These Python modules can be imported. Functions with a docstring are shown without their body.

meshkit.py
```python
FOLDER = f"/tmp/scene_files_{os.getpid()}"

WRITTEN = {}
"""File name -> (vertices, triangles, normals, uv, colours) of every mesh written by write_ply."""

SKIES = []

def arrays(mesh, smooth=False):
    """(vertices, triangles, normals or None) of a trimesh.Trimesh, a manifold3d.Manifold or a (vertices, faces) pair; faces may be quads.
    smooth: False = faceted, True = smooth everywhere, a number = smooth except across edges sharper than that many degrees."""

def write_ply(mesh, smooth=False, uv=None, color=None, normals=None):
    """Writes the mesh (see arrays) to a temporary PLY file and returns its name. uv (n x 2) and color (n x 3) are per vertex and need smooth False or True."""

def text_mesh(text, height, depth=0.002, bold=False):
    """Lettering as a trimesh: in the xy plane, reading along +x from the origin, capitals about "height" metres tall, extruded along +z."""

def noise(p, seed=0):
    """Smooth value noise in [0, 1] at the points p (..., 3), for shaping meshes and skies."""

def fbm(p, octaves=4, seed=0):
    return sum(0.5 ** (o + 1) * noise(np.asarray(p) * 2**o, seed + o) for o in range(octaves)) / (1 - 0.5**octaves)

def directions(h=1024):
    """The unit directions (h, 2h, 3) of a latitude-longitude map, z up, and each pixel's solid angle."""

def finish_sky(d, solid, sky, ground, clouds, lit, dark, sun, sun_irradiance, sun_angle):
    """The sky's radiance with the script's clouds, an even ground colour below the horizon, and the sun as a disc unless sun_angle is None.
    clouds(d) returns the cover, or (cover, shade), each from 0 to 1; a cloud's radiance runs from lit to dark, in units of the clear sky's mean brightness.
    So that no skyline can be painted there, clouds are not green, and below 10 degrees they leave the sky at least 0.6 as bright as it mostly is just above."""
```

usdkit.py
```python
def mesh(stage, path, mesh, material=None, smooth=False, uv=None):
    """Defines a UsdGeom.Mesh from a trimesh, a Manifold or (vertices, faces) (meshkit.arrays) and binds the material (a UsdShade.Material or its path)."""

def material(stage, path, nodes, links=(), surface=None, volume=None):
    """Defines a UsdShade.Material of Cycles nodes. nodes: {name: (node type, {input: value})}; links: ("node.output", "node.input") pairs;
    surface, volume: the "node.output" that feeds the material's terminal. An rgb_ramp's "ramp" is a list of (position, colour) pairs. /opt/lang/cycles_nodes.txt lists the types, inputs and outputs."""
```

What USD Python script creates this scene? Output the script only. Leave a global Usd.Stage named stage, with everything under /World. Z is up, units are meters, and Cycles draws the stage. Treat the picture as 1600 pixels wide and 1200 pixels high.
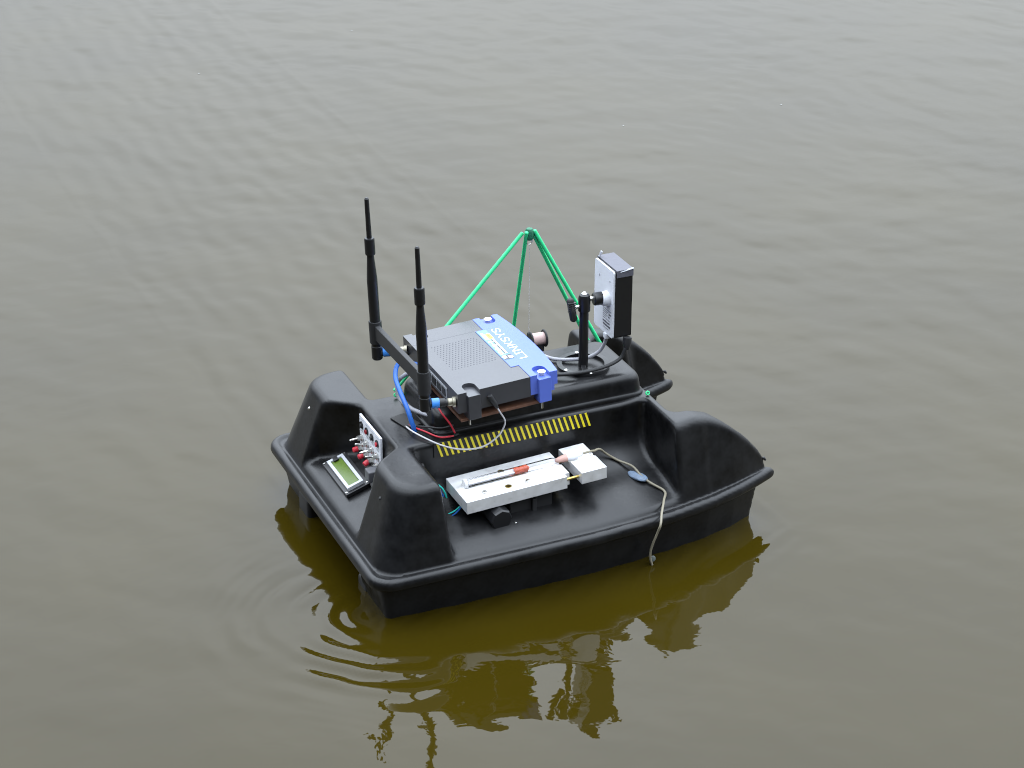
import math, random
import numpy as np, trimesh, manifold3d, meshkit, usdkit
from manifold3d import Manifold, CrossSection
from shapely.geometry import Polygon, Point, box as sbox
from pxr import Usd, UsdGeom, UsdLux, UsdShade, Gf, Sdf

random.seed(4); rng = np.random.default_rng(4)
stage = Usd.Stage.CreateInMemory()
UsdGeom.SetStageUpAxis(stage, UsdGeom.Tokens.z); UsdGeom.SetStageMetersPerUnit(stage, 1.0)
UsdGeom.Xform.Define(stage, '/World'); UsdGeom.Scope.Define(stage, '/World/Looks')

# ---------------------------------------------------------------- camera, sky, sun, exposure
CAM = np.array([-1.075, -2.3548, 1.4857]); YAW, PITCH, ROLL = 0.4203, 0.4658, 0.0024
EXPOSURE = 0.0
SKY_STRENGTH = 0.10
SUN_AZ, SUN_EL = math.radians(38), math.radians(56)      # azimuth from +y towards +x
SUN_INTENSITY = 0.14
_f = np.array([math.sin(YAW)*math.cos(PITCH), math.cos(YAW)*math.cos(PITCH), -math.sin(PITCH)])
_r = np.array([math.cos(YAW), -math.sin(YAW), 0.0]); _u = np.cross(_r, _f)
_r, _u = math.cos(ROLL)*_r + math.sin(ROLL)*_u, -math.sin(ROLL)*_r + math.cos(ROLL)*_u
cam = UsdGeom.Camera.Define(stage, '/World/camera')
m = Gf.Matrix4d(*_r, 0, *_u, 0, *(-_f), 0, *CAM, 1)
cam.AddTransformOp().Set(m)
cam.CreateHorizontalApertureAttr(36.0); cam.CreateVerticalApertureAttr(27.0)
cam.CreateFocalLengthAttr(3400.4/1600*36.0); cam.CreateClippingRangeAttr(Gf.Vec2f(0.05, 2000))
cam.CreateExposureAttr(EXPOSURE)

sky = UsdLux.DomeLight.Define(stage, '/World/sky')
sky.GetPrim().SetCustomDataByKey('kind', 'structure')
sd = np.array([math.sin(SUN_AZ)*math.cos(SUN_EL), math.cos(SUN_AZ)*math.cos(SUN_EL), math.sin(SUN_EL)])
# overcast: darker towards the horizon, brighter towards where the hidden sun stands, with soft cloud mottling
skym = usdkit.material(stage, '/World/Looks/sky_overcast', {
    'sky': ('sky_texture', {'sky_type': 'single_scattering', 'sun_disc': False, 'sun_elevation': SUN_EL, 'sun_rotation': SUN_AZ, 'aerosol_density': 3.0}),
    'tc': ('texture_coordinate', {}),
    'n': ('noise_texture', {'scale': 2.2, 'detail': 4.0, 'roughness': 0.5}),
    'r': ('rgb_ramp', {'ramp': [(0.3, (0.82, 0.92, 1.05)), (0.7, (0.99, 1.085, 1.21))]}),
    'sep': ('separate_xyz', {}),
    'el': ('map_range', {'from_min': 0.0, 'from_max': 0.66, 'to_min': 2.9, 'to_max': 15.4, 'clamp': True}),
    'dot': ('vector_math', {'math_type': 'dot_product', 'vector2': tuple(sd)}),
    'lobe': ('map_range', {'range_type': 'smoothstep', 'from_min': -0.25, 'from_max': 0.95, 'to_min': 0.22, 'to_max': 2.68}),
    'm1': ('math', {'math_type': 'multiply'}),
    'm2': ('vector_math', {'math_type': 'scale'}),
    'mx': ('mix_color', {'fac': 0.97, 'use_clamp': False}),
    'bg': ('background_shader', {'strength': SKY_STRENGTH}),
}, [('tc.generated', 'n.vector'), ('n.fac', 'r.fac'), ('tc.generated', 'sep.vector'), ('sep.z', 'el.value'), ('tc.generated', 'dot.vector1'), ('dot.value', 'lobe.value'),
    ('el.result', 'm1.value1'), ('lobe.result', 'm1.value2'), ('r.color', 'm2.vector1'), ('m1.value', 'm2.scale'),
    ('sky.color', 'mx.a'), ('m2.vector', 'mx.b'), ('mx.result', 'bg.color')], surface='bg.background')
UsdShade.MaterialBindingAPI.Apply(sky.GetPrim()).Bind(skym)

sun = UsdLux.DistantLight.Define(stage, '/World/sun')
sun.CreateIntensityAttr(SUN_INTENSITY); sun.CreateAngleAttr(140.0); sun.CreateNormalizeAttr(True); sun.CreateColorAttr(Gf.Vec3f(1, 0.97, 0.93))
sx = np.cross([0, 0, 1.0], sd); sx /= np.linalg.norm(sx); sy = np.cross(sd, sx)
sun.AddTransformOp().Set(Gf.Matrix4d(*sx, 0, *sy, 0, *sd, 0, *(sd*50), 1))

# ---------------------------------------------------------------- materials
def mat(name, col, rough=0.5, metal=0.0, spec=0.5, bump=None, vary=0.0, vscale=40, rvary=0.0, coat=0.0):
    nodes = {'p': ('principled_bsdf', {'base_color': col, 'roughness': rough, 'metallic': metal, 'specular_ior_level': spec, 'coat_weight': coat})}
    links = []
    nodes['tc'] = ('texture_coordinate', {})
    if vary or rvary:
        nodes['n'] = ('noise_texture', {'scale': vscale, 'detail': 4.0, 'roughness': 0.6})
        links.append(('tc.object', 'n.vector'))
        if vary:
            c = np.array(col)
            nodes['r'] = ('rgb_ramp', {'ramp': [(0.3, tuple(c*(1-vary))), (0.7, tuple(np.minimum(c*(1+vary), 1)))]})
            links += [('n.fac', 'r.fac'), ('r.color', 'p.base_color')]
        if rvary:
            nodes['mr'] = ('map_range', {'from_min': 0.3, 'from_max': 0.7, 'to_min': rough-rvary, 'to_max': rough+rvary})
            links += [('n.fac', 'mr.value'), ('mr.result', 'p.roughness')]
    if bump:
        nodes['bn'] = ('noise_texture', {'scale': bump[0], 'detail': 3.0})
        nodes['b'] = ('bump', {'strength': bump[1], 'distance': bump[2]})
        links += [('tc.object', 'bn.vector'), ('bn.fac', 'b.height'), ('b.normal', 'p.normal')]
    return usdkit.material(stage, '/World/Looks/' + name, nodes, links, surface='p.BSDF')

M = dict(
    hull=mat('moulded_black_plastic', (0.0026, 0.0026, 0.0028), 0.29, spec=0.38, bump=(900, 0.14, 0.0006), vary=0.5, vscale=30, rvary=0.09),
    router=mat('charcoal_router_plastic', (0.020, 0.0205, 0.024), 0.34, spec=0.9, bump=(2500, 0.1, 0.0003), rvary=0.03),
    blue=mat('blue_router_plastic', (0.070, 0.110, 0.40), 0.38, bump=(2500, 0.1, 0.0003)),
    black=mat('black_plastic', (0.004, 0.004, 0.0045), 0.33),
    rubber=mat('black_rubber', (0.006, 0.006, 0.0065), 0.55, bump=(700, 0.2, 0.0005)),
    white=mat('white_plastic', (0.50, 0.51, 0.54), 0.45, vary=0.04, vscale=60),
    print_dark=mat('dark_print', (0.05, 0.05, 0.06), 0.6),
    print_grey=mat('grey_print', (0.28, 0.29, 0.31), 0.6),
    print_pale=mat('pale_blue_print', (0.50, 0.62, 0.80), 0.45),
    print_white=mat('white_print', (0.8, 0.82, 0.85), 0.5),
    alu=mat('milled_aluminium', (0.74, 0.74, 0.75), 0.42, metal=0.75, bump=(350, 0.15, 0.0004), vary=0.05, vscale=90, rvary=0.08),
    steel=mat('steel', (0.62, 0.61, 0.58), 0.25, metal=1.0),
    dull_metal=mat('dull_grey_metal', (0.30, 0.28, 0.22), 0.4, metal=0.9),
    brass=mat('brass', (0.62, 0.46, 0.14), 0.3, metal=1.0),
    green=mat('green_fibreglass', (0.020, 0.42, 0.16), 0.35, vary=0.12, vscale=50),
    grey_cable=mat('grey_cable_sheath', (0.25, 0.25, 0.27), 0.5),
    white_cable=mat('pale_cable_sheath', (0.40, 0.39, 0.40), 0.5),
    blue_cable=mat('blue_cable_sheath', (0.012, 0.085, 0.33), 0.4),
    teal_wire=mat('teal_wire_sheath', (0.02, 0.42, 0.36), 0.4),
    skyblue=mat('light_blue_sleeve', (0.03, 0.17, 0.50), 0.4),
    red=mat('red_plastic', (0.36, 0.012, 0.024), 0.4),
    yellow=mat('yellow_tape_print', (0.62, 0.52, 0.015), 0.5, vary=0.08, vscale=120),
    tape=mat('black_tape', (0.004, 0.0035, 0.003), 0.6),
    board=mat('brown_hardboard', (0.085, 0.034, 0.016), 0.65, vary=0.3, vscale=120),
    lcd=mat('green_display', (0.044, 0.074, 0.007), 0.25, vary=0.12, vscale=60),
    hose=mat('cloudy_hose', (0.17, 0.152, 0.11), 0.35),
    putty=mat('grey_blue_putty', (0.11, 0.15, 0.21), 0.45, bump=(160, 0.5, 0.003), vary=0.25, vscale=110),
    pink=mat('pale_pink_thread', (0.38, 0.27, 0.25), 0.6),
    amber=mat('pinkish_adapter', (0.42, 0.25, 0.21), 0.35),
    orange=mat('orange_red_plunger', (0.50, 0.10, 0.05), 0.4),
    sticker=mat('sky_blue_sticker', (0.10, 0.31, 0.62), 0.35),
    sticker_yellow=mat('yellow_sticker_print', (0.66, 0.52, 0.07), 0.4),
    frost=mat('crinkled_clear_film', (0.42, 0.44, 0.48), 0.3, bump=(300, .6, .002)),
    film=mat('clear_plastic_film', (0.075, 0.075, 0.09), 0.5, spec=0.3, bump=(120, 0.25, 0.002)),
)
M['glass'] = usdkit.material(stage, '/World/Looks/clear_tube_glass', {
    'lw': ('fresnel', {'IOR': 1.25}), 't': ('transparent_bsdf', {'color': (0.94, 0.94, 0.95)}), 'g': ('glossy_bsdf', {'color': (1, 1, 1), 'roughness': 0.05}),
    'm': ('mix_closure', {})}, [('lw.fac', 'm.fac'), ('t.BSDF', 'm.closure1'), ('g.BSDF', 'm.closure2')], surface='m.closure')

# ---------------------------------------------------------------- scene helpers
counts = {}; ORIGIN = {}
def path_for(parent, name):
    k = (parent, name); n = counts.get(k, 0); counts[k] = n + 1
    return f'{parent}/{name}' + (f'_{n:03d}' if n else '')
def tag(prim, label=None, cat=None, group=None, kind=None):
    for k, v in (('label', label), ('category', cat), ('group', group), ('kind', kind)):
        if v: prim.SetCustomDataByKey(k, v)
def thing(name, label, cat, loc, group=None):
    p = path_for('/World', name); x = UsdGeom.Xform.Define(stage, p); x.AddTranslateOp().Set(Gf.Vec3d(*map(float, loc)))
    ORIGIN[p] = np.array(loc, float); tag(x.GetPrim(), label, cat, group)
    return p
def tm(mesh):
    if isinstance(mesh, Manifold):
        q = mesh.to_mesh(); return trimesh.Trimesh(q.vert_properties[:, :3], q.tri_verts, process=False)
    if isinstance(mesh, (list,)): return trimesh.util.concatenate([tm(x) for x in mesh])
    return mesh
def part(parent, name, mesh, material, smooth=35, label=None, kind=None, **kw):
    """mesh given in world coordinates; becomes one Mesh prim under its parent."""
    mesh = tm(mesh).copy(); o = ORIGIN.get(parent, np.zeros(3)); mesh.vertices = np.asarray(mesh.vertices) - o
    p = path_for(parent, name); g = usdkit.mesh(stage, p, mesh, M[material] if isinstance(material, str) else material, smooth=smooth)
    ORIGIN[p] = o; tag(g.GetPrim(), label=label, kind=kind, **kw)
    return p
def single(name, mesh, material, label, cat, smooth=35, group=None, kind=None):
    return part('/World', name, mesh, material, smooth, label=label, cat=cat, group=group, kind=kind)

def ball(r, seg=12): return Manifold.sphere(r, seg)
def rbox(lo, hi, r=0.001, seg=8):
    lo, hi = np.array(lo, float), np.array(hi, float)
    return Manifold.batch_hull([ball(r, seg).translate([x, y, z]) for x in (lo[0]+r, hi[0]-r) for y in (lo[1]+r, hi[1]-r) for z in (lo[2]+r, hi[2]-r)])
def frame_to(a, b):
    a, b = np.array(a, float), np.array(b, float); d = b-a; L = np.linalg.norm(d); z = d/L
    x = np.cross([0, 0, 1.0] if abs(z[2]) < .95 else [1.0, 0, 0], z); x /= np.linalg.norm(x); y = np.cross(z, x)
    T = np.eye(4); T[:3, 0], T[:3, 1], T[:3, 2], T[:3, 3] = x, y, z, a
    return T, L
def lathe(a, b, prof, seg=20):
    """profile [(t along a-b in metres, radius)] revolved about the axis from a to b."""
    T, L = frame_to(a, b)
    pr = np.array([(max(r, 1e-5), t) for t, r in prof])
    pr = np.vstack([[1e-6, pr[0, 1]], pr, [1e-6, pr[-1, 1]]])
    g = trimesh.creation.revolve(pr, sections=seg); g.apply_transform(T); trimesh.repair.fix_normals(g); return g
def rod(a, b, r, seg=16, cap=None):
    L = np.linalg.norm(np.array(b)-np.array(a)); c = min(r*.35, L*.3)
    return lathe(a, b, [(0, r-c), (c, r), (L-c, r), (L, r-c)], seg)
def catmull(P, n=10):
    P = np.array(P, float); P = np.vstack([2*P[0]-P[1], P, 2*P[-1]-P[-2]]); out = []
    for i in range(1, len(P)-2):
        t = np.linspace(0, 1, n, endpoint=False)[:, None]; a, b, c, d = P[i-1:i+3]
        out.append(.5*((2*b)+(c-a)*t+(2*a-5*b+4*c-d)*t**2+(3*b-a-3*c+d)*t**3))
    return np.vstack(out+[P[-2:-1]])
def tube(P, r, seg=10, n=10, smooth=True):
    Q = catmull(P, n) if smooth else np.array(P, float)
    d = np.gradient(Q, axis=0); d /= np.linalg.norm(d, axis=1)[:, None]
    x = np.cross(d[0], [0, 0, 1.0] if abs(d[0, 2]) < .9 else [1.0, 0, 0]); rings = []
    for i in range(len(Q)):
        x = x - d[i]*(x@d[i]); x /= np.linalg.norm(x); y = np.cross(d[i], x)
        a = np.arange(seg)/seg*2*np.pi
        rings.append(Q[i]+r*(np.cos(a)[:, None]*x+np.sin(a)[:, None]*y))
    V = np.vstack(rings+[Q[:1], Q[-1:]]); F = []
    N = len(Q)
    for i in range(N-1):
        for k in range(seg):
            a, b = i*seg+k, i*seg+(k+1) % seg
            F += [(a, b, b+seg), (a, b+seg, a+seg)]
    for k in range(seg):
        F += [(N*seg, (k+1) % seg, k), (N*seg+1, (N-1)*seg+k, (N-1)*seg+(k+1) % seg)]
    return trimesh.Trimesh(V, F, process=False)
def prism(poly, z0, z1):
    """Extrude a shapely polygon (possibly with holes)."""
    polys = getattr(poly, 'geoms', [poly]); out = []
    for g in polys:
        q = trimesh.creation.extrude_polygon(g, z1-z0, engine='earcut'); q.apply_translation([0, 0, z0]); out.append(q)
    return trimesh.util.concatenate(out)
def moved(mesh, T):
    g = tm(mesh).copy(); g.apply_transform(T); return g

# ---------------------------------------------------------------- SDF modelling for the vacuum-formed hull
def smax(a, b, k):
    h = np.maximum(k-np.abs(a-b), 0)/k
    return np.maximum(a, b)+h*h*k*.25
def smin(a, b, k): return -smax(-a, -b, k)
def poly_sdf(px, py, V):
    d = np.full(px.shape, 1e9); s = np.ones(px.shape); n = len(V)
    for i in range(n):
        a, b = V[i], V[i-1]; e = b-a; wx, wy = px-a[0], py-a[1]
        t = np.clip((wx*e[0]+wy*e[1])/(e@e), 0, 1)
        d = np.minimum(d, (wx-e[0]*t)**2+(wy-e[1]*t)**2)
        c1, c2, c3 = py >= a[1], py < b[1], e[0]*wy > e[1]*wx
        flip = (c1 & c2 & c3) | (~c1 & ~c2 & ~c3); s = np.where(flip, -s, s)
    return s*np.sqrt(d)
def surface_nets(fn, lo, hi, h):
    ax = [np.arange(l, u+h, h) for l, u in zip(lo, hi)]
    F = fn(ax[0][:, None, None], ax[1][None, :, None], ax[2][None, None, :]).astype(np.float32)
    S = F < 0; n = np.array(F.shape)-1
    c = np.zeros(n, np.int8)
    for i, j, k in np.ndindex(2, 2, 2): c += S[i:n[0]+i, j:n[1]+j, k:n[2]+k]
    act = (c > 0) & (c < 8); idx = np.argwhere(act); ids = -np.ones(n, np.int64); ids[act] = np.arange(len(idx))
    P = np.zeros((len(idx), 3)); W = np.zeros(len(idx))
    cor = [np.array(x) for x in np.ndindex(2, 2, 2)]
    for a in cor:
        for axi in range(3):
            if a[axi] == 0:
                b = a.copy(); b[axi] = 1
                fa, fb = F[tuple((idx+a).T)], F[tuple((idx+b).T)]
                m_ = (fa < 0) != (fb < 0); t = np.where(m_, fa/np.where(fa == fb, 1, fa-fb), 0)
                P += np.where(m_[:, None], a+(b-a)*t[:, None], 0); W += m_
    P = (P/W[:, None]+idx)*h+np.array([a[0] for a in ax])
    faces = []
    for axi in range(3):
        o = [0, 0, 0]; o[axi] = 1
        sl0 = tuple(slice(1, n[i]) if i != axi else slice(0, n[i]) for i in range(3))
        sl1 = tuple(slice(1, n[i]) if i != axi else slice(1, n[i]+1) for i in range(3))
        A, B = S[sl0], S[sl1]; e = np.argwhere(A != B); up = A[tuple(e.T)]
        base = e.copy()
        for i in range(3):
            if i != axi: base[:, i] += 1
        u, v = [(1, 2), (2, 0), (0, 1)][axi]
        q = []
        for du, dv in ((-1, -1), (0, -1), (0, 0), (-1, 0)):
            k = base.copy(); k[:, u] += du; k[:, v] += dv; q.append(ids[tuple(k.T)])
        q = np.stack(q, 1); q[~up] = q[~up][:, ::-1]; faces.append(q)
    Q = np.vstack(faces)
    e = h*.05
    for _ in range(3):
        x, y, z = P.T; f0 = fn(x, y, z)
        g = np.stack([fn(x+e, y, z)-f0, fn(x, y+e, z)-f0, fn(x, y, z+e)-f0], 1)/e
        st = f0[:, None]*g/np.maximum((g*g).sum(1), .05)[:, None]; L = np.linalg.norm(st, axis=1, keepdims=True)
        P = P-st*np.minimum(1, h*.5/np.maximum(L, 1e-12))
    return trimesh.Trimesh(P, np.vstack([Q[:, [0, 1, 2]], Q[:, [0, 2, 3]]]), process=False)

# plan outlines (port half, mirrored): the rim's outer line
half = [(-.302, 0), (-.302, .186)]
half += [(-.270-.032*math.cos(a), .186+.030*math.sin(a)) for a in np.linspace(.2, 1.45, 6)]
half += [(-.20, .2165), (0, .2160), (.066, .2115), (.125, .2045), (.188, .192), (.235, .177), (.27, .163), (.292, .153), (.3005, .1485), (.302, .144), (.299, .140), (.295, .135), (.30, 0)]
OUT = np.array(half[1:-1]); OUT = np.vstack([OUT, [(.24, .118), (.24, 0)]])     # closed towards the middle; the tunnel is cut separately
OUTLINE = np.vstack([OUT, OUT[::-1]*[1, -1]])
XT = np.array([-.4, .10, .14, .165, .19, .21, .235, .26, .286, .30, .33]); ZT = np.array([.168, .168, .171, .1715, .166, .157, .139, .116, .086, .068, .04])
from scipy.interpolate import PchipInterpolator
ZTOP = PchipInterpolator(XT, ZT)
OUTS = np.vstack([[(-.6, -.3), (-.6, .2165)], OUT[OUT[:, 0] > -.21], [(.24, -.3)]])
def hull_sdf(x, y, z):
    ay = np.abs(y)+0*x
    d2 = poly_sdf(x+0*ay, ay+0*x, np.vstack([[(-.302, -.3)], OUT, [(.24, -.3)]]))
    wt = .110+.030*np.clip((x-.225)/.075, 0, 1)**1.6
    tun = smax(ay-wt, .166-x, .02)                       # gap between the two bows
    plan = smax(d2, -tun, .012)
    # lower hulls
    inset = .012+np.clip(.06-z, 0, .2)*(.19-.11*np.clip((x-.10)/.12, 0, 1))
    low = smax(plan+inset, z-.0635, .004)
    low = smax(low, -.055-z, .02)
    under = smax(smax(ay-.098, z-.047, .012), -.4-x, .01)
    low = smax(low, -under, .012)
    # raised body
    stern = -.2870+.338*(z-.066)-x
    bw = np.clip((x-.19)/.09, 0, 1)
    ds = poly_sdf(x+0*ay, ay+0*x, OUTS)
    side = ds+.0160-.0062*bw+(.215-.13*bw)*np.clip(z-.066, -.1, .2)
    inner = -(tun-.012+.007*bw-.03*(z-.066))
    up = smax(smax(smax(stern, side, .042), z-ZTOP(np.clip(x, -.39, .32)), .0115), inner, .009)
    up = smax(up, .05-z, .002)
    # bait hopper on both sides
    tt = np.clip(.19-ay, -.01, .115); fl = .0705+.37*tt-1.6*tt*tt
    hop = smax(smax(x-.137-.10*np.clip(z-.1, -.03, .07)*0, -.192-x-.08*(z-.1), .010), smax(.0745-ay, fl-z, .05), .012)
    up = smax(up, -hop, .0075)
    # stern well for the controls
    ww = np.interp(x, [-.30, -.262, -.218], [.108, .100, .066])+.05*(z-.13)
    wf = .080+np.clip(x+.268, -.04, .1)*.34
    well = smax(smax(x+.2165-.06*(z-.13), ay-ww, .010), wf-z, .008)
    up = smax(up, -well, .0065)
    # ledge round the hatch
    body = smin(low, up, .003)
    rim = np.sqrt((plan+.0077)**2+((z-.0578)*.85)**2)-.0075
    return smin(body, rim, .0018)

hull = surface_nets(hull_sdf, (-.315, -.23, -.065), (.315, .23, .185), .0028)

def lid_sdf(x, y, z):
    t = np.clip(z-.17, 0, .05)
    d = smax(smax(np.abs(x+.008)-.1505+.10*t, np.abs(y)-.0640+.12*t, .018), z-.2005, .012)
    base = smax(smax(np.abs(x+.008)-.1535, np.abs(y)-.0662, .02), z-.1745, .003)
    return smax(smin(d, base, .002), .160-z, .002)
lid = surface_nets(lid_sdf, (-.17, -.075, .155), (.15, .075, .21), .0022)

boat = thing('model_boat', 'black twin-bowed plastic model boat carrying electronics, floating on the water', 'boat', (0, 0, 0))
part(boat, 'hull', hull, 'hull', True)
part(boat, 'hatch_lid', lid, 'hull', True)
for s in (1, -1):                                            # screws in the stern faces of the two corner blocks
    c = np.array([-.2606, .1335*s, .139]); nrm = np.array([-.947, 0, .32])
    part(boat, 'screw', lathe(c-nrm*.003, c+nrm*.003, [(0, .0024), (.0046, .0026), (.0060, .0014)], 12), 'steel' if s > 0 else 'rubber')
for s in (1, -1):                                            # little rubber nibs on the stems
    part(boat, 'bow_nib', Manifold.batch_hull([ball(.0022).translate([.2845, .1435*s, .0815]), ball(.0016).translate([.2870, .1437*s, .0785])]), 'rubber')
# yellow-and-black warning tape along the hopper wall
x0, x1, n = -.163, .0475, 28
tp = part(boat, 'warning_tape', rbox((-.166, -.0764, .1465), (.0545, -.0745, .1675), .0004), 'tape')
for i in range(n):
    xa = x0+(x1-x0)*i/(n-1); w = .0030
    V = [(xa, .1672), (xa+w, .1672), (xa+w+.0068, .1468), (xa+.0068, .1468)]
    g = trimesh.creation.extrude_polygon(Polygon(V), .0004); T = np.eye(4); T[:3, :3] = [[1, 0, 0], [0, 0, -1], [0, 1, 0]]; T[1, 3] = -.0765
    part(tp, 'stripe', moved(g, T), 'yellow', False)
# propeller housings under the stern
part(boat, 'jet_housing', rbox((-.286, .085, -.03), (-.25, .127, .026), .006), 'black')
part(boat, 'jet_housing', rbox((-.280, -.122, -.03), (-.25, -.088, .012), .005), 'black')

# ---------------------------------------------------------------- water
def water_height(X, Y):
    z = np.zeros_like(X); r = np.random.default_rng(11)
    wx = .05*(meshkit.fbm(np.stack([X*3, Y*3, 0*X], -1), 3, 3)-.5); wy = .05*(meshkit.fbm(np.stack([X*3+9, Y*3, 0*X], -1), 3, 5)-.5)
    away = np.clip((np.hypot(X-.02, Y+.35)-.25)/1.0, 0, 1); away = away*away*(3-2*away)
    for i in range(64):
        lam = .034*(7**r.random()); k = 2*np.pi/lam
        th = math.radians(24)+r.normal()*.48 if i % 5 < 3 else math.radians(70)+r.normal()*.8
        amp = .0098*lam/(2*np.pi)*(.62 if lam < .055 else 1.0 if lam < .12 else .72)
        ph = r.random()*6.28
        mod = np.clip(2.6*meshkit.noise(np.stack([X*2.6+i*3.1, Y*2.6-i*1.7, 0*X], -1), i)-.55, 0, 2.2)*(.40+.46*away)
        z += amp*mod*np.sin(k*((X+wx)*math.cos(th)+(Y+wy)*math.sin(th))+ph)
    # broken arcs thrown off the stern corner
    cx, cy = -.281, -.187; R = np.hypot(X-cx, Y-cy); A = np.arctan2(Y-cy, X-cx)
    Rw = R+.030*(meshkit.fbm(np.stack([X*9, Y*9, 0*X+3], -1), 3, 21)-.5)+.012*np.sin(2*A)
    fan = np.clip(np.cos(A-3.4), 0, 1)**.6
    env = np.exp(-((R-.120)/.085)**2)*fan*np.clip(2.4*meshkit.noise(np.stack([X*13, Y*13, 0*X+1], -1), 31)-.45, .08, 1.4)
    z += .0021*env*np.sin(2*np.pi*Rw/(.024+.05*R))
    env = np.exp(-((R-.150)/.080)**2)*fan*np.clip(3.0*meshkit.noise(np.stack([X*14, Y*14, 0*X+7], -1), 33)-1.2, 0, 1.2)
    z += .0005*env*np.sin(2*np.pi*(Rw+.2*(Rw-R))/.019)
    # long low swell leaving the near side
    dx, dy = X+.16, Y+.42; u_, v_ = dx*.913-dy*.408, dx*.408+dy*.913
    z -= (.046*dx+.025*dy)*np.exp(-(u_/.34)**2-(v_/.26)**2)
    # small lapping along the near side
    D = np.clip(-(Y+.196), 0, 1); z += .0005*np.exp(-D/.035)*np.sin(2*np.pi*(X/.05+D/.03)+4*meshkit.noise(np.stack([X*12, Y*12, 0*X+5], -1), 41))*(np.abs(X) < .3)
    return z
def axis(a, b, h, far):
    s, e, d = h, [], 0
    while d < far: s *= 1.16; d += s; e.append(d)
    e = np.array(e); return np.r_[(a-e)[::-1], np.arange(a, b+h/2, h), b+e]
gx, gy = axis(-1.2, 2.1, .0052, 400), axis(-.9, 2.75, .0052, 400)
X, Y = np.meshgrid(gx, gy, indexing='ij')
Zw = np.zeros_like(X); near = (X > -8) & (X < 9) & (Y > -8) & (Y < 10)
Zw[near] = water_height(X[near], Y[near])
nx, ny = X.shape; I = np.arange(nx*ny).reshape(nx, ny)
Q = np.stack([I[:-1, :-1], I[1:, :-1], I[1:, 1:], I[:-1, 1:]], -1).reshape(-1, 4)
wmat = usdkit.material(stage, '/World/Looks/murky_pond_water', {
    'g': ('geometry', {}),
    'map': ('mapping', {'scale': (1.0, 1.0, 1.0)}),
    'n1': ('noise_texture', {'scale': 26.0, 'detail': 3.0, 'roughness': 0.45, 'distortion': 0.4}),
    'b1': ('bump', {'strength': 0.14, 'distance': 0.003}),
    'nc': ('noise_texture', {'scale': 2.0, 'detail': 3.0}),
    'rc': ('rgb_ramp', {'ramp': [(0.3, (0.0098, 0.0068, 0.0004)), (0.7, (0.0122, 0.0086, 0.0006))]}),
    'p': ('principled_bsdf', {'roughness': 0.02, 'ior': 1.333, 'specular_ior_level': 0.5}),
}, [('g.position', 'map.vector'), ('map.vector', 'n1.vector'), ('n1.fac', 'b1.height'), ('b1.normal', 'p.normal'), ('g.position', 'nc.vector'), ('nc.fac', 'rc.fac'), ('rc.color', 'p.base_color')], surface='p.BSDF')
part('/World', 'water', trimesh.Trimesh(np.stack([X, Y, Zw], -1).reshape(-1, 3), np.vstack([Q[:, [0, 1, 2]], Q[:, [0, 2, 3]]]), process=False), wmat, True, kind='structure')

# ---------------------------------------------------------------- mounting board and wireless router
TILT = math.radians(2.6)
RT = np.eye(4); RT[:3, :3] = [[math.cos(TILT), 0, -math.sin(TILT)], [0, 1, 0], [math.sin(TILT), 0, math.cos(TILT)]]; RT[:3, 3] = (-.1425, -.007, .245)
def rt(mesh): return moved(mesh, RT)
def rp(u, v, w): return RT[:3, :3]@np.array([u, v, w])+RT[:3, 3]

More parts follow.
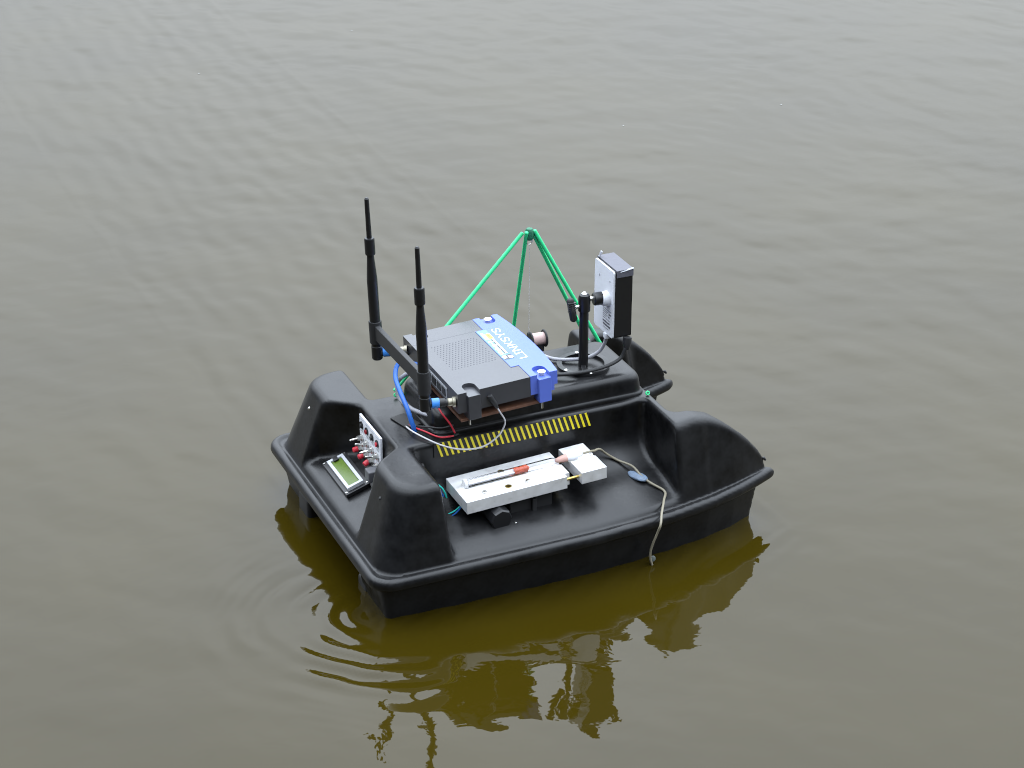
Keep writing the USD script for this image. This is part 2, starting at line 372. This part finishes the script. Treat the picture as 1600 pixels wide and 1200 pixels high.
bd = thing('mounting_board', 'thin brown hardboard plate lying on the hatch lid under the router', 'board', rp(.07, 0, -.043))
part(bd, 'plate', rt(rbox((.004, -.0915, -.0425), (.130, .0915, -.0388), .0006)), 'board')
for u, v in ((.118, -.088), (.018, -.085), (.118, .088), (.018, .085)):
    part(bd, 'bolt', rod(rp(u, v, -.0525), rp(u, v, -.0420), .0016, 10), 'steel')

rd = thing('wireless_router', 'charcoal and blue wireless router with two tall black aerials on the hatch', 'router', rp(.07, 0, -.0385))
front = [(.1381, -.094)]+[(.1370-.012*v+.0068*(1-(v/.094)**2), v) for v in np.linspace(-.088, .088, 15)]+[(.1359, .094)]
tab = [(.1004, .094), (.1004, .058), (.0894, .058), (.0894, -.058), (.1004, -.058), (.1004, -.094)]
bluep = Polygon(front+tab)
blackp = Polygon([(0, -.094), (.1000, -.094), (.1000, -.0584), (.0890, -.0584), (.0890, .0584), (.1000, .0584), (.1000, .094), (0, .094)])
def scoop(u, s, r=.0088):
    return Point(u, s*.080).buffer(r, 12).union(sbox(u-r, min(s*.080, s*.1), u+r, max(s*.080, s*.1)))
scB = [scoop(.1185, s) for s in (1, -1)]; scK = [scoop(.021, s) for s in (1, -1)]
top_b, top_k = bluep, blackp
for s_ in scB: top_b = top_b.difference(s_)
for s_ in scK: top_k = top_k.difference(s_)
part(rd, 'case', rt([prism(top_k, -.0052, 0), prism(blackp, -.028, -.0052)]), 'router', 30)
lowb = bluep.difference(sbox(.1335, -.2, .2, .2))
part(rd, 'front_cover', rt([prism(top_b, -.0052, .0006), prism(bluep, -.0185, -.0052), prism(lowb, -.0265, -.0185)]), 'blue', 30)
part(rd, 'seam', rt(rbox((.0, .0600, -.0004), (.0885, .0604, .00012), .0001, 4)), 'print_dark', False)
for s in (1, -1):
    v0, v1 = sorted((s*.0785, s*.0985))
    part(rd, 'foot', rt(rbox((.1105, v0, -.0386), (.1275, v1, -.0048), .0007)), 'blue')
    part(rd, 'foot', rt(rbox((.0125, v0, -.0386), (.0295, v1, -.0048), .0007)), 'router')
    c = (.1195, s*.0865)
    sc = part(rd, 'cover_screw', rt(lathe((c[0], c[1], -.005), (c[0], c[1], .0012), [(0, .0030), (.0040, .0042), (.0046, .0053), (.0052, .0053), (.0056, .0046)], 18)), 'white')
    part(sc, 'screw_recess', rt(lathe((c[0], c[1], .0004), (c[0], c[1], .0011), [(0, .0010), (.0006, .0009)], 8)), 'print_grey')
holes = []
hc = [np.array(q) for q in ((.0315, .0545), (.0885-.010, .0545), (.0315, -.0215), (.0785, -.0215))]
for i in range(15):
    for j in range(15):
        u = .0205+.062*(j+.5*(i % 2))/14.5; v = .043-.071*i/14
        c = trimesh.creation.cylinder(.0009, .0003, sections=8); c.apply_translation([u, v, .00005]); holes.append(c)
part(rd, 'vent_holes', rt(trimesh.util.concatenate(holes)), 'print_dark', False, kind='stuff')
# lettering on the blue cover: read from the bow, letters' tops towards the stern
def lettering(text, h, u, v, z=.0006, depth=.0003, width=None, bold=False):
    g = meshkit.text_mesh(text, h, depth, bold)
    if width:
        b = g.bounds; g.apply_scale([width/(b[1, 0]-b[0, 0]), 1, 1])
    T = np.eye(4); T[:3, :3] = [[0, -1, 0], [1, 0, 0], [0, 0, 1]]; T[:3, 3] = (u, v, z)
    g.apply_transform(T); return rt(g)
part(rd, 'lettering', lettering('LINKSYS', .0112, .1205, -.0450, width=.097), 'print_pale', False)
st = part(rd, 'sticker', rt(rbox((.0900, -.0370, .0004), (.1033, .0560, .0008), .0001, 4)), 'sticker', False)
part(st, 'band', rt(rbox((.0978, -.0215, .0007), (.1030, .0265, .00095), .0001, 4)), 'print_dark', False)
part(st, 'band_text', lettering('Broadband Router', .0032, .1020, -.0205, .00092, .0002, width=.046, bold=True), 'print_white', False)
part(st, 'yellow_text', lettering('Wireless-G', .0052, .0970, -.0215, .0008, .0002, width=.044, bold=True), 'sticker_yellow', False)
part(st, 'yellow_box', rt(rbox((.0962, .0275, .0007), (.1035, .0445, .00095), .0001, 4)), 'sticker_yellow', False)
part(st, 'box_text', lettering('2.4GHz', .0028, .1012, .0290, .00092, .0002, width=.0135, bold=True), 'print_dark', False)
part(st, 'speed_text', lettering('54Mbps', .0042, .0955, .0270, .0008, .0002, width=.021, bold=True), 'print_white', False)
lg = part(st, 'logo', rt(rbox((.0904, -.0368, .0007), (.1038, -.0232, .00095), .0001, 4)), 'print_dark', False)
for du, dv in ((-.0030, .0012), (.0030, -.0012)):
    part(lg, 'logo_petal', rt(prism(Point(0, 0).buffer(.0042, 10).intersection(sbox(-.01, -.01, .0016, .01) if du < 0 else sbox(-.0016, -.01, .01, .01)), .0009, .0011).apply_translation([.0971+du, -.0300+dv, 0])), 'print_white', False)
# rear sockets
sk = part(rd, 'socket_plate', rt(rbox((-.0008, -.058, -.024), (.0006, .030, -.008), .0003)), 'print_grey')
for i in range(5):
    part(sk, 'socket', rt(rbox((-.0016, -.054+i*.0162, -.0215), (.0, -.0415+i*.0162, -.0105), .0004)), 'black')
# aerials with their bracket
def aerial(bot, top, conn_v):
    bot, top = np.array(bot), np.array(top); L = np.linalg.norm(top-bot); f = L/.2405
    prof = [(0, .0062), (.0015, .0073), (.020, .0074), (.0205, .0070), (.118, .0070), (.124, .0068), (.156, .0046), (.1575, .0046), (.158, .0064), (.1595, .0068), (.1800, .0068), (.182, .0058), (.1825, .0035), (.236, .0030), (.2385, .0030), (.2405, .0015)]
    a = part(rd, 'aerial', lathe(bot, top, [(t*f, r) for t, r in prof], 24), 'black')
    d = (top-bot)/L
    part(a, 'sleeve', lathe(bot+d*.024, bot+d*.056, [(0, .0082), (.001, .0087), (.031, .0087), (.032, .0080)], 24), 'rubber')
    j0 = bot+d*.009; j1 = rp(0.0, conn_v, -.0150); e = (j1-j0)/np.linalg.norm(j1-j0); Lc = np.linalg.norm(j1-j0)
    c = part(rd, 'aerial_connector', lathe(j0, j1, [(0, .0050), (.018, .0058), (.0255, .0056), (.026, .0042), (Lc, .0040)], 18), 'rubber')
    part(c, 'blue_ring', lathe(j0, j1, [(.0080, .0060), (.0085, .0066), (.0175, .0066), (.018, .0060)], 20), 'skyblue')
    part(c, 'metal_collar', lathe(j1-e*.010, j1, [(0, .0046), (.001, .0054), (.006, .0054), (.0065, .0070), (.010, .0070)], 14), 'dull_metal')
    return bot+d*.042, d
c0, d0 = aerial((-.178, .090, .217), (-.187, .090, .448), .080)
c1, d1 = aerial((-.179, -.082, .2215), (-.1865, -.083, .4475), -.084)
e = (c1-c0); e /= np.linalg.norm(e)
T, L = frame_to(c0+e*.006, c1-e*.006)
upv = d0-e*(d0@e); upv /= np.linalg.norm(upv); side = np.cross(upv, e)
B = np.eye(4); B[:3, 0], B[:3, 1], B[:3, 2], B[:3, 3] = side, upv, e, c0+e*.006-np.array(d0)*.001
part(rd, 'aerial_bracket', moved(rbox((-.0035, -.0105, 0), (.0035, .0105, L), .001), B), 'rubber')

# ---------------------------------------------------------------- flat panel aerial on a pivoting stand
pz = .2008
stt = thing('aerial_stand', 'black pivoting post stand with round foot screwed to the hatch lid', 'stand', (.078, -.008, pz))
ring = prism(Point(.078, -.008).buffer(.0355, 32).difference(Point(.078, -.008).buffer(.0285, 32)), pz, pz+.0035)
spoke = [moved(rbox((-.030, -.003, pz), (.030, .003, pz+.003), .0005), trimesh.transformations.rotation_matrix(a, [0, 0, 1])) for a in (1.2,)]
for s_ in spoke: s_.apply_translation([.078, -.008, 0])
part(stt, 'foot_ring', [ring]+spoke, 'black', 30)
for a in (200, 320, 80, 262):
    c = (.078+.032*math.cos(math.radians(a)), -.008+.032*math.sin(math.radians(a)))
    part(stt, 'screw', lathe((*c, pz+.002), (*c, pz+.0052), [(0, .003), (.002, .0028), (.0032, .001)], 12), 'steel')
part(stt, 'post', lathe((.078, -.008, pz), (.078, -.008, .306), [(0, .0066), (.080, .0062), (.0805, .0082), (.098, .0082), (.103, .0068), (.1052, .003)], 20), 'black')
part(stt, 'post_cap', lathe((.078, -.008, .303), (.078, -.008, .3078), [(0, .0045), (.003, .0042), (.0048, .0018)], 14), 'steel')
kc = np.array([.060, -.008, .287]); kn = []
for i in range(7):
    kn.append(rbox((kc[0]-.0045, -.0105, kc[2]-.012+i*.0035-.0011), (kc[0]+.0035, -.0165, kc[2]-.012+i*.0035+.0011), .0005))
kx = np.array([.0775, -.008, .287])
wing = Manifold.batch_hull([ball(.0052).translate([.0575, -.008, .298]), ball(.0052).translate([.0625, -.008, .2725]), ball(.0035).translate([.0575, -.013, .286]), ball(.0035).translate([.0625, -.003, .286])])
kp = part(stt, 'wing_knob', wing, 'rubber', True)
for i in range(5):
    part(kp, 'knob_rib', rbox((.0525, -.0145, .2845+i*.0030), (.0635, -.0105, .2858+i*.0030), .0005), 'black')
part(stt, 'knob_shaft', rod((.063, -.008, .287), (.072, -.008, .289), .0022, 10), 'steel')
part(stt, 'pivot_arm', rod((.078, -.008, .297), (.094, -.0105, .297), .0032, 12), 'steel')
part(stt, 'lock_nut', lathe((.0895, -.0105, .2965), (.1040, -.0125, .2965), [(0, .0075), (.0015, .0088), (.012, .0088), (.0146, .0070)], 12), 'black')

px0, pth = .1095, .027
pa = thing('panel_aerial', 'white-backed flat panel aerial in a black tray held upright on the stand', 'aerial', (px0+.015, -.004, .242))
ya, yb, za, zb = -.0315, .0255, .2425, .3400
ycs = Polygon([(ya, za), (yb, za), (yb, zb), (ya, zb)]).buffer(-.004).buffer(.004)
TX = np.eye(4); TX[:3, :3] = [[0, 0, 1], [1, 0, 0], [0, 1, 0]]
def yzprism(poly, xa, xb): return moved(prism(poly, xa, xb), TX)
part(pa, 'tray', yzprism(ycs, px0+.0022, px0+pth), 'black', 30)
bk = part(pa, 'back_plate', yzprism(ycs.buffer(-.0008), px0-.0006, px0+.0020), 'white', 30)
part(pa, 'film_wrap', yzprism(Polygon([(ya-.0006, zb-.009), (ya+.004, zb-.004), (yb-.004, zb-.003), (yb+.0006, zb-.008), (yb+.0006, zb+.001), (ya-.0006, zb+.001)]), px0+.0035, px0+pth+.0008), 'film', 30)
part(pa, 'film_tail', Manifold.batch_hull([ball(.0012, 8).translate([px0+.004, yb-.004, zb+.001]), ball(.0016, 8).translate([px0+.006, yb-.0065, zb+.0075]), ball(.0010, 8).translate([px0+.005, yb-.007, zb+.0095])]), 'white')
part(pa, 'film_tail', Manifold.batch_hull([ball(.0010, 8).translate([px0+.009, ya, zb-.0015]), ball(.0008, 8).translate([px0+.019, ya-.0006, zb]), ball(.0013, 8).translate([px0+pth, ya, zb+.0012])]), 'frost')
part(pa, 'hub', lathe((.1005, -.0130, .2960), (px0-.0004, -.0138, .2955), [(0, .0085), (.004, .0100), (.0095, .0112)], 20), 'white')
for y, z in ((.0105, .3205), (-.0205, .3225)):
    part(bk, 'rivet', lathe((px0-.0002, y, z), (px0-.0012, y, z), [(0, .0018), (.0009, .0012)], 10), 'print_grey')
lab = []
for i, (y0_, y1_, z_, t_) in enumerate([(-.002, -.026, .2790, .0007), (-.002, -.018, .2760, .0005), (-.002, -.014, .2735, .0005), (-.019, -.025, .2745, .0020), (-.002, -.016, .2705, .0005), (-.018, -.022, .2700, .0018), (-.002, -.012, .2680, .0005), (-.002, -.024, .2650, .0006), (-.002, -.022, .2605, .0022), (-.003, -.024, .2560, .0024), (-.003, -.019, .2515, .0006)]):
    lab.append(rbox((px0-.0009, min(y0_, y1_), z_-t_/2), (px0-.0005, max(y0_, y1_), z_+t_/2), .00008, 4))
part(bk, 'printed_lines', lab, 'print_dark', False)
part(pa, 'cable_clip', [rbox((px0-.003, -.016, .2365), (px0+.004, -.008, .2445), .001)], 'white')
part(pa, 'strain_relief', lathe((.130, -.034, .2435), (.128, -.036, .2265), [(0, .006), (.009, .0058), (.017, .0032)], 12), 'rubber')

single('grey_cable', tube([(-.005, .055, .222), (.020, .048, .212), (.045, .020, .2045), (.072, .004, .2050), (.090, .000, .2065), (.104, -.004, .2150), (.109, -.010, .2300), (.109, -.012, .2400)], .0025), 'grey_cable', 'thick grey cable running from behind the router to the panel aerial', 'cable', True)
single('black_cable', tube([(-.004, -.020, .2100), (.020, -.026, .2060), (.046, -.036, .2068), (.074, -.039, .2072), (.102, -.037, .2090), (.120, -.035, .2150), (.127, -.036, .2290)], .0026), 'rubber', 'black cable looping over the round stand foot to the panel aerial', 'cable', True)

# ---------------------------------------------------------------- green frame over the far hopper, and its line reel
ap = np.array([.061, .13, .3420])
gf = thing('rod_frame', 'pyramid frame of four bright green rods standing over the far hopper', 'frame', (.06, .14, .10))
for a, b in (((-.010, 0, .002), (-.157, .086, .166)), ((-.006, -.004, .004), (.058, .200, .088)), ((.006, -.002, .004), (.160, .104, .166)), ((.004, .002, .002), (.147, .118, .168))):
    part(gf, 'rod', rod(ap+np.array(a), b, .0027, 12), 'green')
part(gf, 'apex_binding', lathe(ap+[0, 0, -.010], ap+[0, 0, .0065], [(0, .004), (.003, .0060), (.013, .0062), (.0165, .004)], 14), mat('dark_green_binding', (.006, .10, .05), .6, bump=(300, .5, .002)))
part(gf, 'eyelet', tube([(ap[0]+.004*math.cos(t), ap[1], ap[2]-.013+.004*math.sin(t)) for t in np.linspace(0, 6.28, 9)], .0006, 6, 3), 'steel')
part(gf, 'line', rod(ap+[0, 0, -.016], (.061, .13, .19), .0003, 6), 'white_cable')
sp = thing('line_reel', 'small reel with dark flanges and pale pink line behind the router', 'reel', (.075, .135, .172))
rax = np.array([1, -.05, 0]); rax /= np.linalg.norm(rax); rc = np.array([.078, .138, .1755])
part(sp, 'core', lathe(rc-rax*.0095, rc+rax*.0095, [(0, .0090), (.019, .0090)], 24), 'pink')
for s in (-1, 1):
    part(sp, 'flange', lathe(rc+rax*(s*.0105-.0012), rc+rax*(s*.0105+.0012), [(0, .0118), (.0008, .0126), (.0016, .0126), (.0024, .0118)], 28), 'rubber')
part(sp, 'reel_stand', rbox((.070, .131, .150), (.086, .145, .172), .002), 'rubber')

# ---------------------------------------------------------------- aluminium syringe sampler in the near hopper
ST = np.eye(4); ST[:3, :3] = RT[:3, :3]; ST[:3, 3] = (-.1545, -.1215, .1200)       # origin: stern end, middle of the top face
def spt(u, v, w): return ST[:3, :3]@np.array([u, v, w])+ST[:3, 3]
sm = thing('syringe_sampler', 'milled aluminium sampler of two blocks holding a clear syringe in the near hopper', 'sampler', spt(.1, 0, -.04))
groove = Manifold.cylinder(.25, .0070, .0070, 32).rotate([0, 90, 0]).translate([.012, .003, .0040])
cut = Manifold.cylinder(.03, .0042, .0042, 20)
blk = rbox((0, -.0345, -.0175), (.1470, .0345, 0), .0006)-groove
hp = [(.070, .0175), (.0635, -.0215)]
for u, v in hp: blk = blk-cut.translate([u, v, -.006])
blk = blk-Manifold.cube([.012, .012, .03]).translate([.1400, -.0385, -.02])
part(sm, 'main_block', moved(blk, ST), 'alu', 25)
blk2 = rbox((.1600, -.0360, -.0165), (.1960, .0350, .0004), .0006)-groove.translate([0, 0, .0004])
part(sm, 'sliding_block', moved(blk2, ST), 'alu', 25, label='smaller aluminium block')
for u, v in hp:
    part(sm, 'hole_bush', moved(prism(Point(u, v).buffer(.0044, 16).difference(Point(u, v).buffer(.0030, 16)), -.006, .0003), ST), 'brass', 30)
    part(sm, 'bush_screw', moved(prism(Point(u, v).buffer(.0028, 12), -.0055, -.0020), ST), 'black', 30)
for u, v in ((.090, -.0225), (.030, -.0225)):
    part(sm, 'grub_screw', moved(lathe((u, v, -.001), (u, v, .0028), [(0, .0020), (.0010, .0032), (.0032, .0030), (.0038, .0014)], 8), ST), 'steel')
for v in (.018, -.0265):
    part(sm, 'guide_rod', rod(spt(.140, v, -.0090), spt(.168, v, -.0090), .0018, 12), 'brass')
def sl(u0, u1, prof): return lathe(spt(u0, .003, .0042), spt(u1, .003, .0042), prof, 24)
part(sm, 'syringe_barrel', sl(.016, .143, [(0, .0048), (.001, .0052), (.120, .0052), (.127, .0036)]), 'glass', True)
part(sm, 'plunger_rod', [moved(rbox((.018, .0025, .0008), (.085, .0035, .0076), .0004), ST), moved(rbox((.018, -.001, .0036), (.085, .0065, .0047), .0004), ST)], mat('clear_grey_plastic', (.70, .70, .71), .3), 30)
part(sm, 'plunger_seal', sl(.082, .1035, [(0, .0040), (.002, .0047), (.006, .0047), (.007, .0041), (.012, .0041), (.013, .0048), (.018, .0048), (.0213, .002)]), 'orange')
part(sm, 'thumb_flange', sl(.012, .017, [(0, .0060), (.001, .0066), (.004, .0066)]), mat('frosted_plastic', (.5, .5, .5), .35))
part(sm, 'needle_adapter', sl(.1410, .1570, [(0, .0022), (.004, .0034), (.010, .0048), (.016, .0050)]), 'amber')
part(sm, 'luer_fitting', sl(.1560, .1790, [(0, .0042), (.002, .0047), (.016, .0045), (.0165, .0036), (.023, .0030)]), 'white')
part(sm, 'gear_motor', [lathe((-.1110, -.130, .0905), (-.1095, -.1655, .0885), [(0, .0150), (.033, .0150), (.0355, .0135)], 8), rbox((-.125, -.135, .078), (-.095, -.100, .1025), .002)], 'black', 25)
part(sm, 'support_bracket', [rbox((-.090, -.145, .076), (-.030, -.095, .1040), .002), rbox((-.060, -.150, .075), (-.054, -.140, .100), .001)], 'rubber')
part(sm, 'bracket_screw', rod((-.090, -.158, .0785), (-.0895, -.164, .0785), .0018, 10), 'steel')

hz = [spt(.176, .003, .0042), spt(.190, .003, .0048), (.048, -.1060, .1255), (.060, -.0985, .1215), (.074, -.0920, .1080), (.088, -.098, .0985), (.1000, -.1160, .0960), (.1035, -.1345, .0910), (.1100, -.1500, .0860), (.1215, -.1680, .0800), (.1130, -.1830, .0760), (.0985, -.2050, .0715), (.0895, -.2195, .0640), (.0870, -.2150, .0480), (.0830, -.2090, .0250), (.0835, -.2060, .0080), (.0900, -.2040, -.0150), (.0900, -.2040, -.0500)]
single('sampling_hose', tube(hz, .0016, 10), 'hose', 'thin cloudy hose running from the sampler over the near rim into the water', 'hose', True)
ps = trimesh.creation.icosphere(3, 1.0); v = ps.vertices
v = v*(1+.28*(meshkit.fbm(v*1.7, 3, 7)-.5)[:, None])*[.0085, .0165, .0036]
Rz = trimesh.transformations.rotation_matrix(math.radians(20), [0, 0, 1]); ps.vertices = v@Rz[:3, :3].T+[.1010, -.1310, .0885]
single('putty_patch', ps, 'putty', 'grey-blue putty lump fixing the hose to the hopper floor', 'putty', True)
pw = trimesh.creation.icosphere(2, 1.0); pw.vertices = pw.vertices*(1+.3*(meshkit.fbm(pw.vertices*2, 2, 9)-.5)[:, None])*[.0048, .0022, .0048]+[.088, -.2035, .0045]
single('clear_sealant', pw, mat('grey_sealant', (.07, .08, .075), .35), 'grey sealant dab holding the hose end at the waterline', 'sealant', True)

# ---------------------------------------------------------------- controls in the stern well
def fl(x, y, up=0.0): return np.array([x, y, .080+(x+.268)*.34])+up*np.array([-.322, 0, .947])
FT = np.eye(4); FT[:3, :3] = np.array([[.947, 0, -.322], [0, 1, 0], [.322, 0, .947]]); FT[:3, 3] = fl(-.249, .026)
ld = thing('display_module', 'small character display with green screen and white bezel in the stern well', 'display', fl(-.249, .026))
part(ld, 'circuit_board', moved(rbox((-.0175, -.047, .0005), (.0175, .047, .0060), .0008), FT), 'black')
fr = sbox(-.0118, -.0415, .0118, .0385).difference(sbox(-.0078, -.0370, .0078, .0340))
part(ld, 'bezel', moved(prism(fr, .0058, .0108), FT), mat('pale_grey_bezel', (.34, .35, .37), .4), False)
part(ld, 'screen', moved(rbox((-.0083, -.0375, .0055), (.0083, .0345, .0085), .0003), FT), 'lcd', False)
part(ld, 'bezel_clip', moved(rbox((-.0035, .0300, .0090), (.0035, .0400, .0116), .0006), FT), 'black')
for u in (-.0150, .0150):
    for v in (-.043, .043):
        part(ld, 'board_screw', moved(lathe((u, v, .0055), (u, v, .0075), [(0, .0016), (.0015, .0014)], 8), FT), 'steel')

PX = -.2196
cp = thing('switch_panel', 'white switch panel with toggles and red caps on the front wall of the stern well', 'panel', (PX, .012, .11))
pl = part(cp, 'plate', rbox((PX-.001, -.027, .1085), (PX+.002, .050, .1625), .0004), 'white', 25)
lines = []
for i in range(4):
    yc = .0410-i*.0190; red = i in (1, 3)
    b = part(cp, 'button', yzprism(Point(yc, .1500).buffer(.0052, 14).intersection(sbox(-1, .1462, 1, 1)), PX-.0025, PX-.0008), 'black', 30)
    part(b, 'button_lens', yzprism(Point(yc, .1490).buffer(.0030, 12), PX-.0040, PX-.0024), mat('dark_red_lens', (.16, .008, .012), .3) if i == 1 else 'red' if red else 'rubber', 30)
    for z_, w_ in ((.1585, .0052), (.1410, .0056)):
        lines.append(rbox((PX-.0013, yc-w_, z_-.0006), (PX-.0009, yc+w_, z_+.0006), .00008, 4))
    t = part(cp, 'toggle_switch', lathe((PX-.001, yc, .1315), (PX-.0085, yc, .1315), [(0, .0052), (.0022, .0052), (.0023, .0034), (.0075, .0032)], 6), 'steel')
    part(t, 'lever', lathe((PX-.008, yc, .1315), (PX-.0175, yc+.001, .1335 if i % 2 else .1300), [(0, .0013), (.007, .0018), (.0105, .0012)], 10), 'steel')
    s_ = part(cp, 'socket', lathe((PX-.001, yc, .1160), (PX-.0080, yc, .1160), [(0, .0056), (.003, .0056), (.0031, .0040), (.007, .0040)], 6), 'steel')
    part(s_, 'cap', lathe((PX-.0075, yc, .1160), (PX-.0150-.0022*(i % 2), yc-.001*i, .1150-.0015*(i % 3)), [(0, .0030), (.001, .0037), (.0065, .0037), (.0075, .0026)], 14), 'red' if i < 3 else 'rubber')
part(pl, 'printed_lines', lines, 'print_grey', False)
part(cp, 'knob', rbox((PX-.022, -.038, .106), (PX-.006, -.022, .122), .0015), mat('grey_plug', (.05, .05, .055), .5))

# ---------------------------------------------------------------- cables round the router
single('power_lead', [tube([(-.0897, -.1045, .2170), (-.0850, -.1035, .2085), (-.0770, -.0985, .1950), (-.0755, -.0950, .1840), (-.0840, -.0930, .1690), (-.1040, -.0910, .1575), (-.1320, -.0900, .1590), (-.1600, -.0850, .1690), (-.1800, -.0500, .1730), (-.1820, -.0200, .1690), (-.1800, -.0050, .1640)], .0011)], 'white_cable', 'pale power lead drooping from the router side over the striped tape', 'cable', True)
single('power_plug', [lathe((-.1005, -.1045, .2366), (-.0897, -.1045, .2170), [(0, .0028), (.001, .0035), (.016, .0034), (.0165, .0025), (.0220, .0022)], 14)], 'rubber', 'black barrel plug pushed into the near side of the router', 'plug')
single('blue_cable', tube([(-.1420, .030, .2280), (-.1650, .0420, .2290), (-.1760, .0300, .2180), (-.1800, .0030, .2080), (-.1800, -.0210, .1950), (-.1780, -.0330, .1780), (-.1740, -.0360, .1640)], .0031), 'blue_cable', 'thick blue cable dropping from the router sockets to the deck', 'cable', True)
single('grey_patch_cable', tube([(-.1420, .012, .2260), (-.1600, .0220, .2230), (-.1720, .0330, .2060), (-.1720, .0270, .1860), (-.1650, .0060, .1800), (-.1580, -.0200, .1830), (-.1500, -.0450, .1880)], .0028), 'grey_cable', 'light grey cable curling out from under the aerial bracket', 'cable', True)
for i, (pts, c, l) in enumerate([
    ([(-.150, -.055, .205), (-.1480, -.0640, .2000), (-.1420, -.0740, .1900), (-.1380, -.0800, .1790)], 'red', 'red wire arching down beside the near aerial'),
    ([(-.1790, -.020, .1700), (-.1690, -.0500, .1740), (-.1560, -.0720, .1730), (-.1380, -.0760, .1730)], 'red', 'red wire lying flat along the foot of the hatch lid'),
    ([(-.1780, -.022, .1700), (-.1640, -.0500, .1790), (-.1500, -.0620, .1800), (-.1360, -.0700, .1850)], 'rubber', 'black wire crossing the corner of the hatch lid'),
    ([(-.1800, -.018, .1700), (-.1720, -.0420, .1720), (-.1600, -.0640, .1720), (-.1440, -.0740, .1725), (-.1300, -.0735, .1730)], 'rubber', 'black wire resting against the lid beside the red wire')]):
    single('lead_wire', tube(pts, .0012, 8), c, l, 'wire', True)
tpz = thing('cable_tape', 'square of black tape over the cable hole in the stern deck', 'tape', (-.176, -.010, .168))
part(tpz, 'patch', moved(rbox((-.011, -.019, -.0004), (.011, .019, .0012), .0004, 6), trimesh.transformations.translation_matrix([-.177, -.006, .1688])@trimesh.transformations.rotation_matrix(.25, [0, 0, 1])), 'tape')
single('motor_wire', tube([(-.186, -.085, .125), (-.176, -.0860, .1200), (-.165, -.0900, .1090), (-.160, -.0940, .0950), (-.161, -.0900, .0880)], .0011, 8), 'blue_cable', 'bright blue wire hanging at the stern end of the aluminium block', 'wire', True)
single('motor_wire', tube([(-.186, -.088, .125), (-.174, -.0890, .1205), (-.162, -.0930, .1100), (-.157, -.0960, .0950), (-.160, -.0920, .0870)], .0011, 8), 'teal_wire', 'teal wire hanging at the stern end of the aluminium block', 'wire', True)
single('motor_wire', tube([(-.178, -.118, .0905), (-.168, -.1200, .0870), (-.158, -.1240, .0920), (-.150, -.1260, .0990), (-.140, -.125, .104)], .0010, 8), 'teal_wire', 'teal wire curling under the lower stern corner of the aluminium block', 'wire', True)
single('motor_wire', tube([(-.178, -.122, .0865), (-.168, -.1240, .0840), (-.158, -.1270, .0900), (-.150, -.1280, .0980), (-.140, -.126, .104)], .0010, 8), 'blue_cable', 'blue wire curling under the lower stern corner of the aluminium block', 'wire', True)
single('jack_plug', [rod((-.186, -.083, .146), (-.183, -.084, .128), .0032, 12)], 'rubber', 'black jack on the hopper wall where the wires come out', 'plug')
for n_, p, l in (('cord_loop', (.144, -.0700, .1740), 'green cord loop at the near forward corner of the hatch lid'), ('cord_loop', (-.163, .0640, .1720), 'green cord end at the far stern corner of the hatch lid')):
    p = np.array(p)
    single(n_, tube([p+[.0024*math.cos(t), .0012*math.sin(t), .0018*math.sin(t)] for t in np.linspace(0, 6.28, 9)], .0011, 6, 3), 'green', l, 'cord', True)

# specks drifting on the surface
specks = []
for x, y in ((1.15, 1.28), (1.45, 1.12), (.80, 1.30), (.12, 1.95), (.52, 2.10)):
    g = trimesh.creation.icosphere(1, .0010); g.vertices = g.vertices*[1.4, 1, .4]+[x, y, .0006]; specks.append(g)
single('floating_specks', trimesh.util.concatenate(specks), 'white', 'tiny pale specks drifting on the open water around the boat', 'specks', True, kind='stuff')
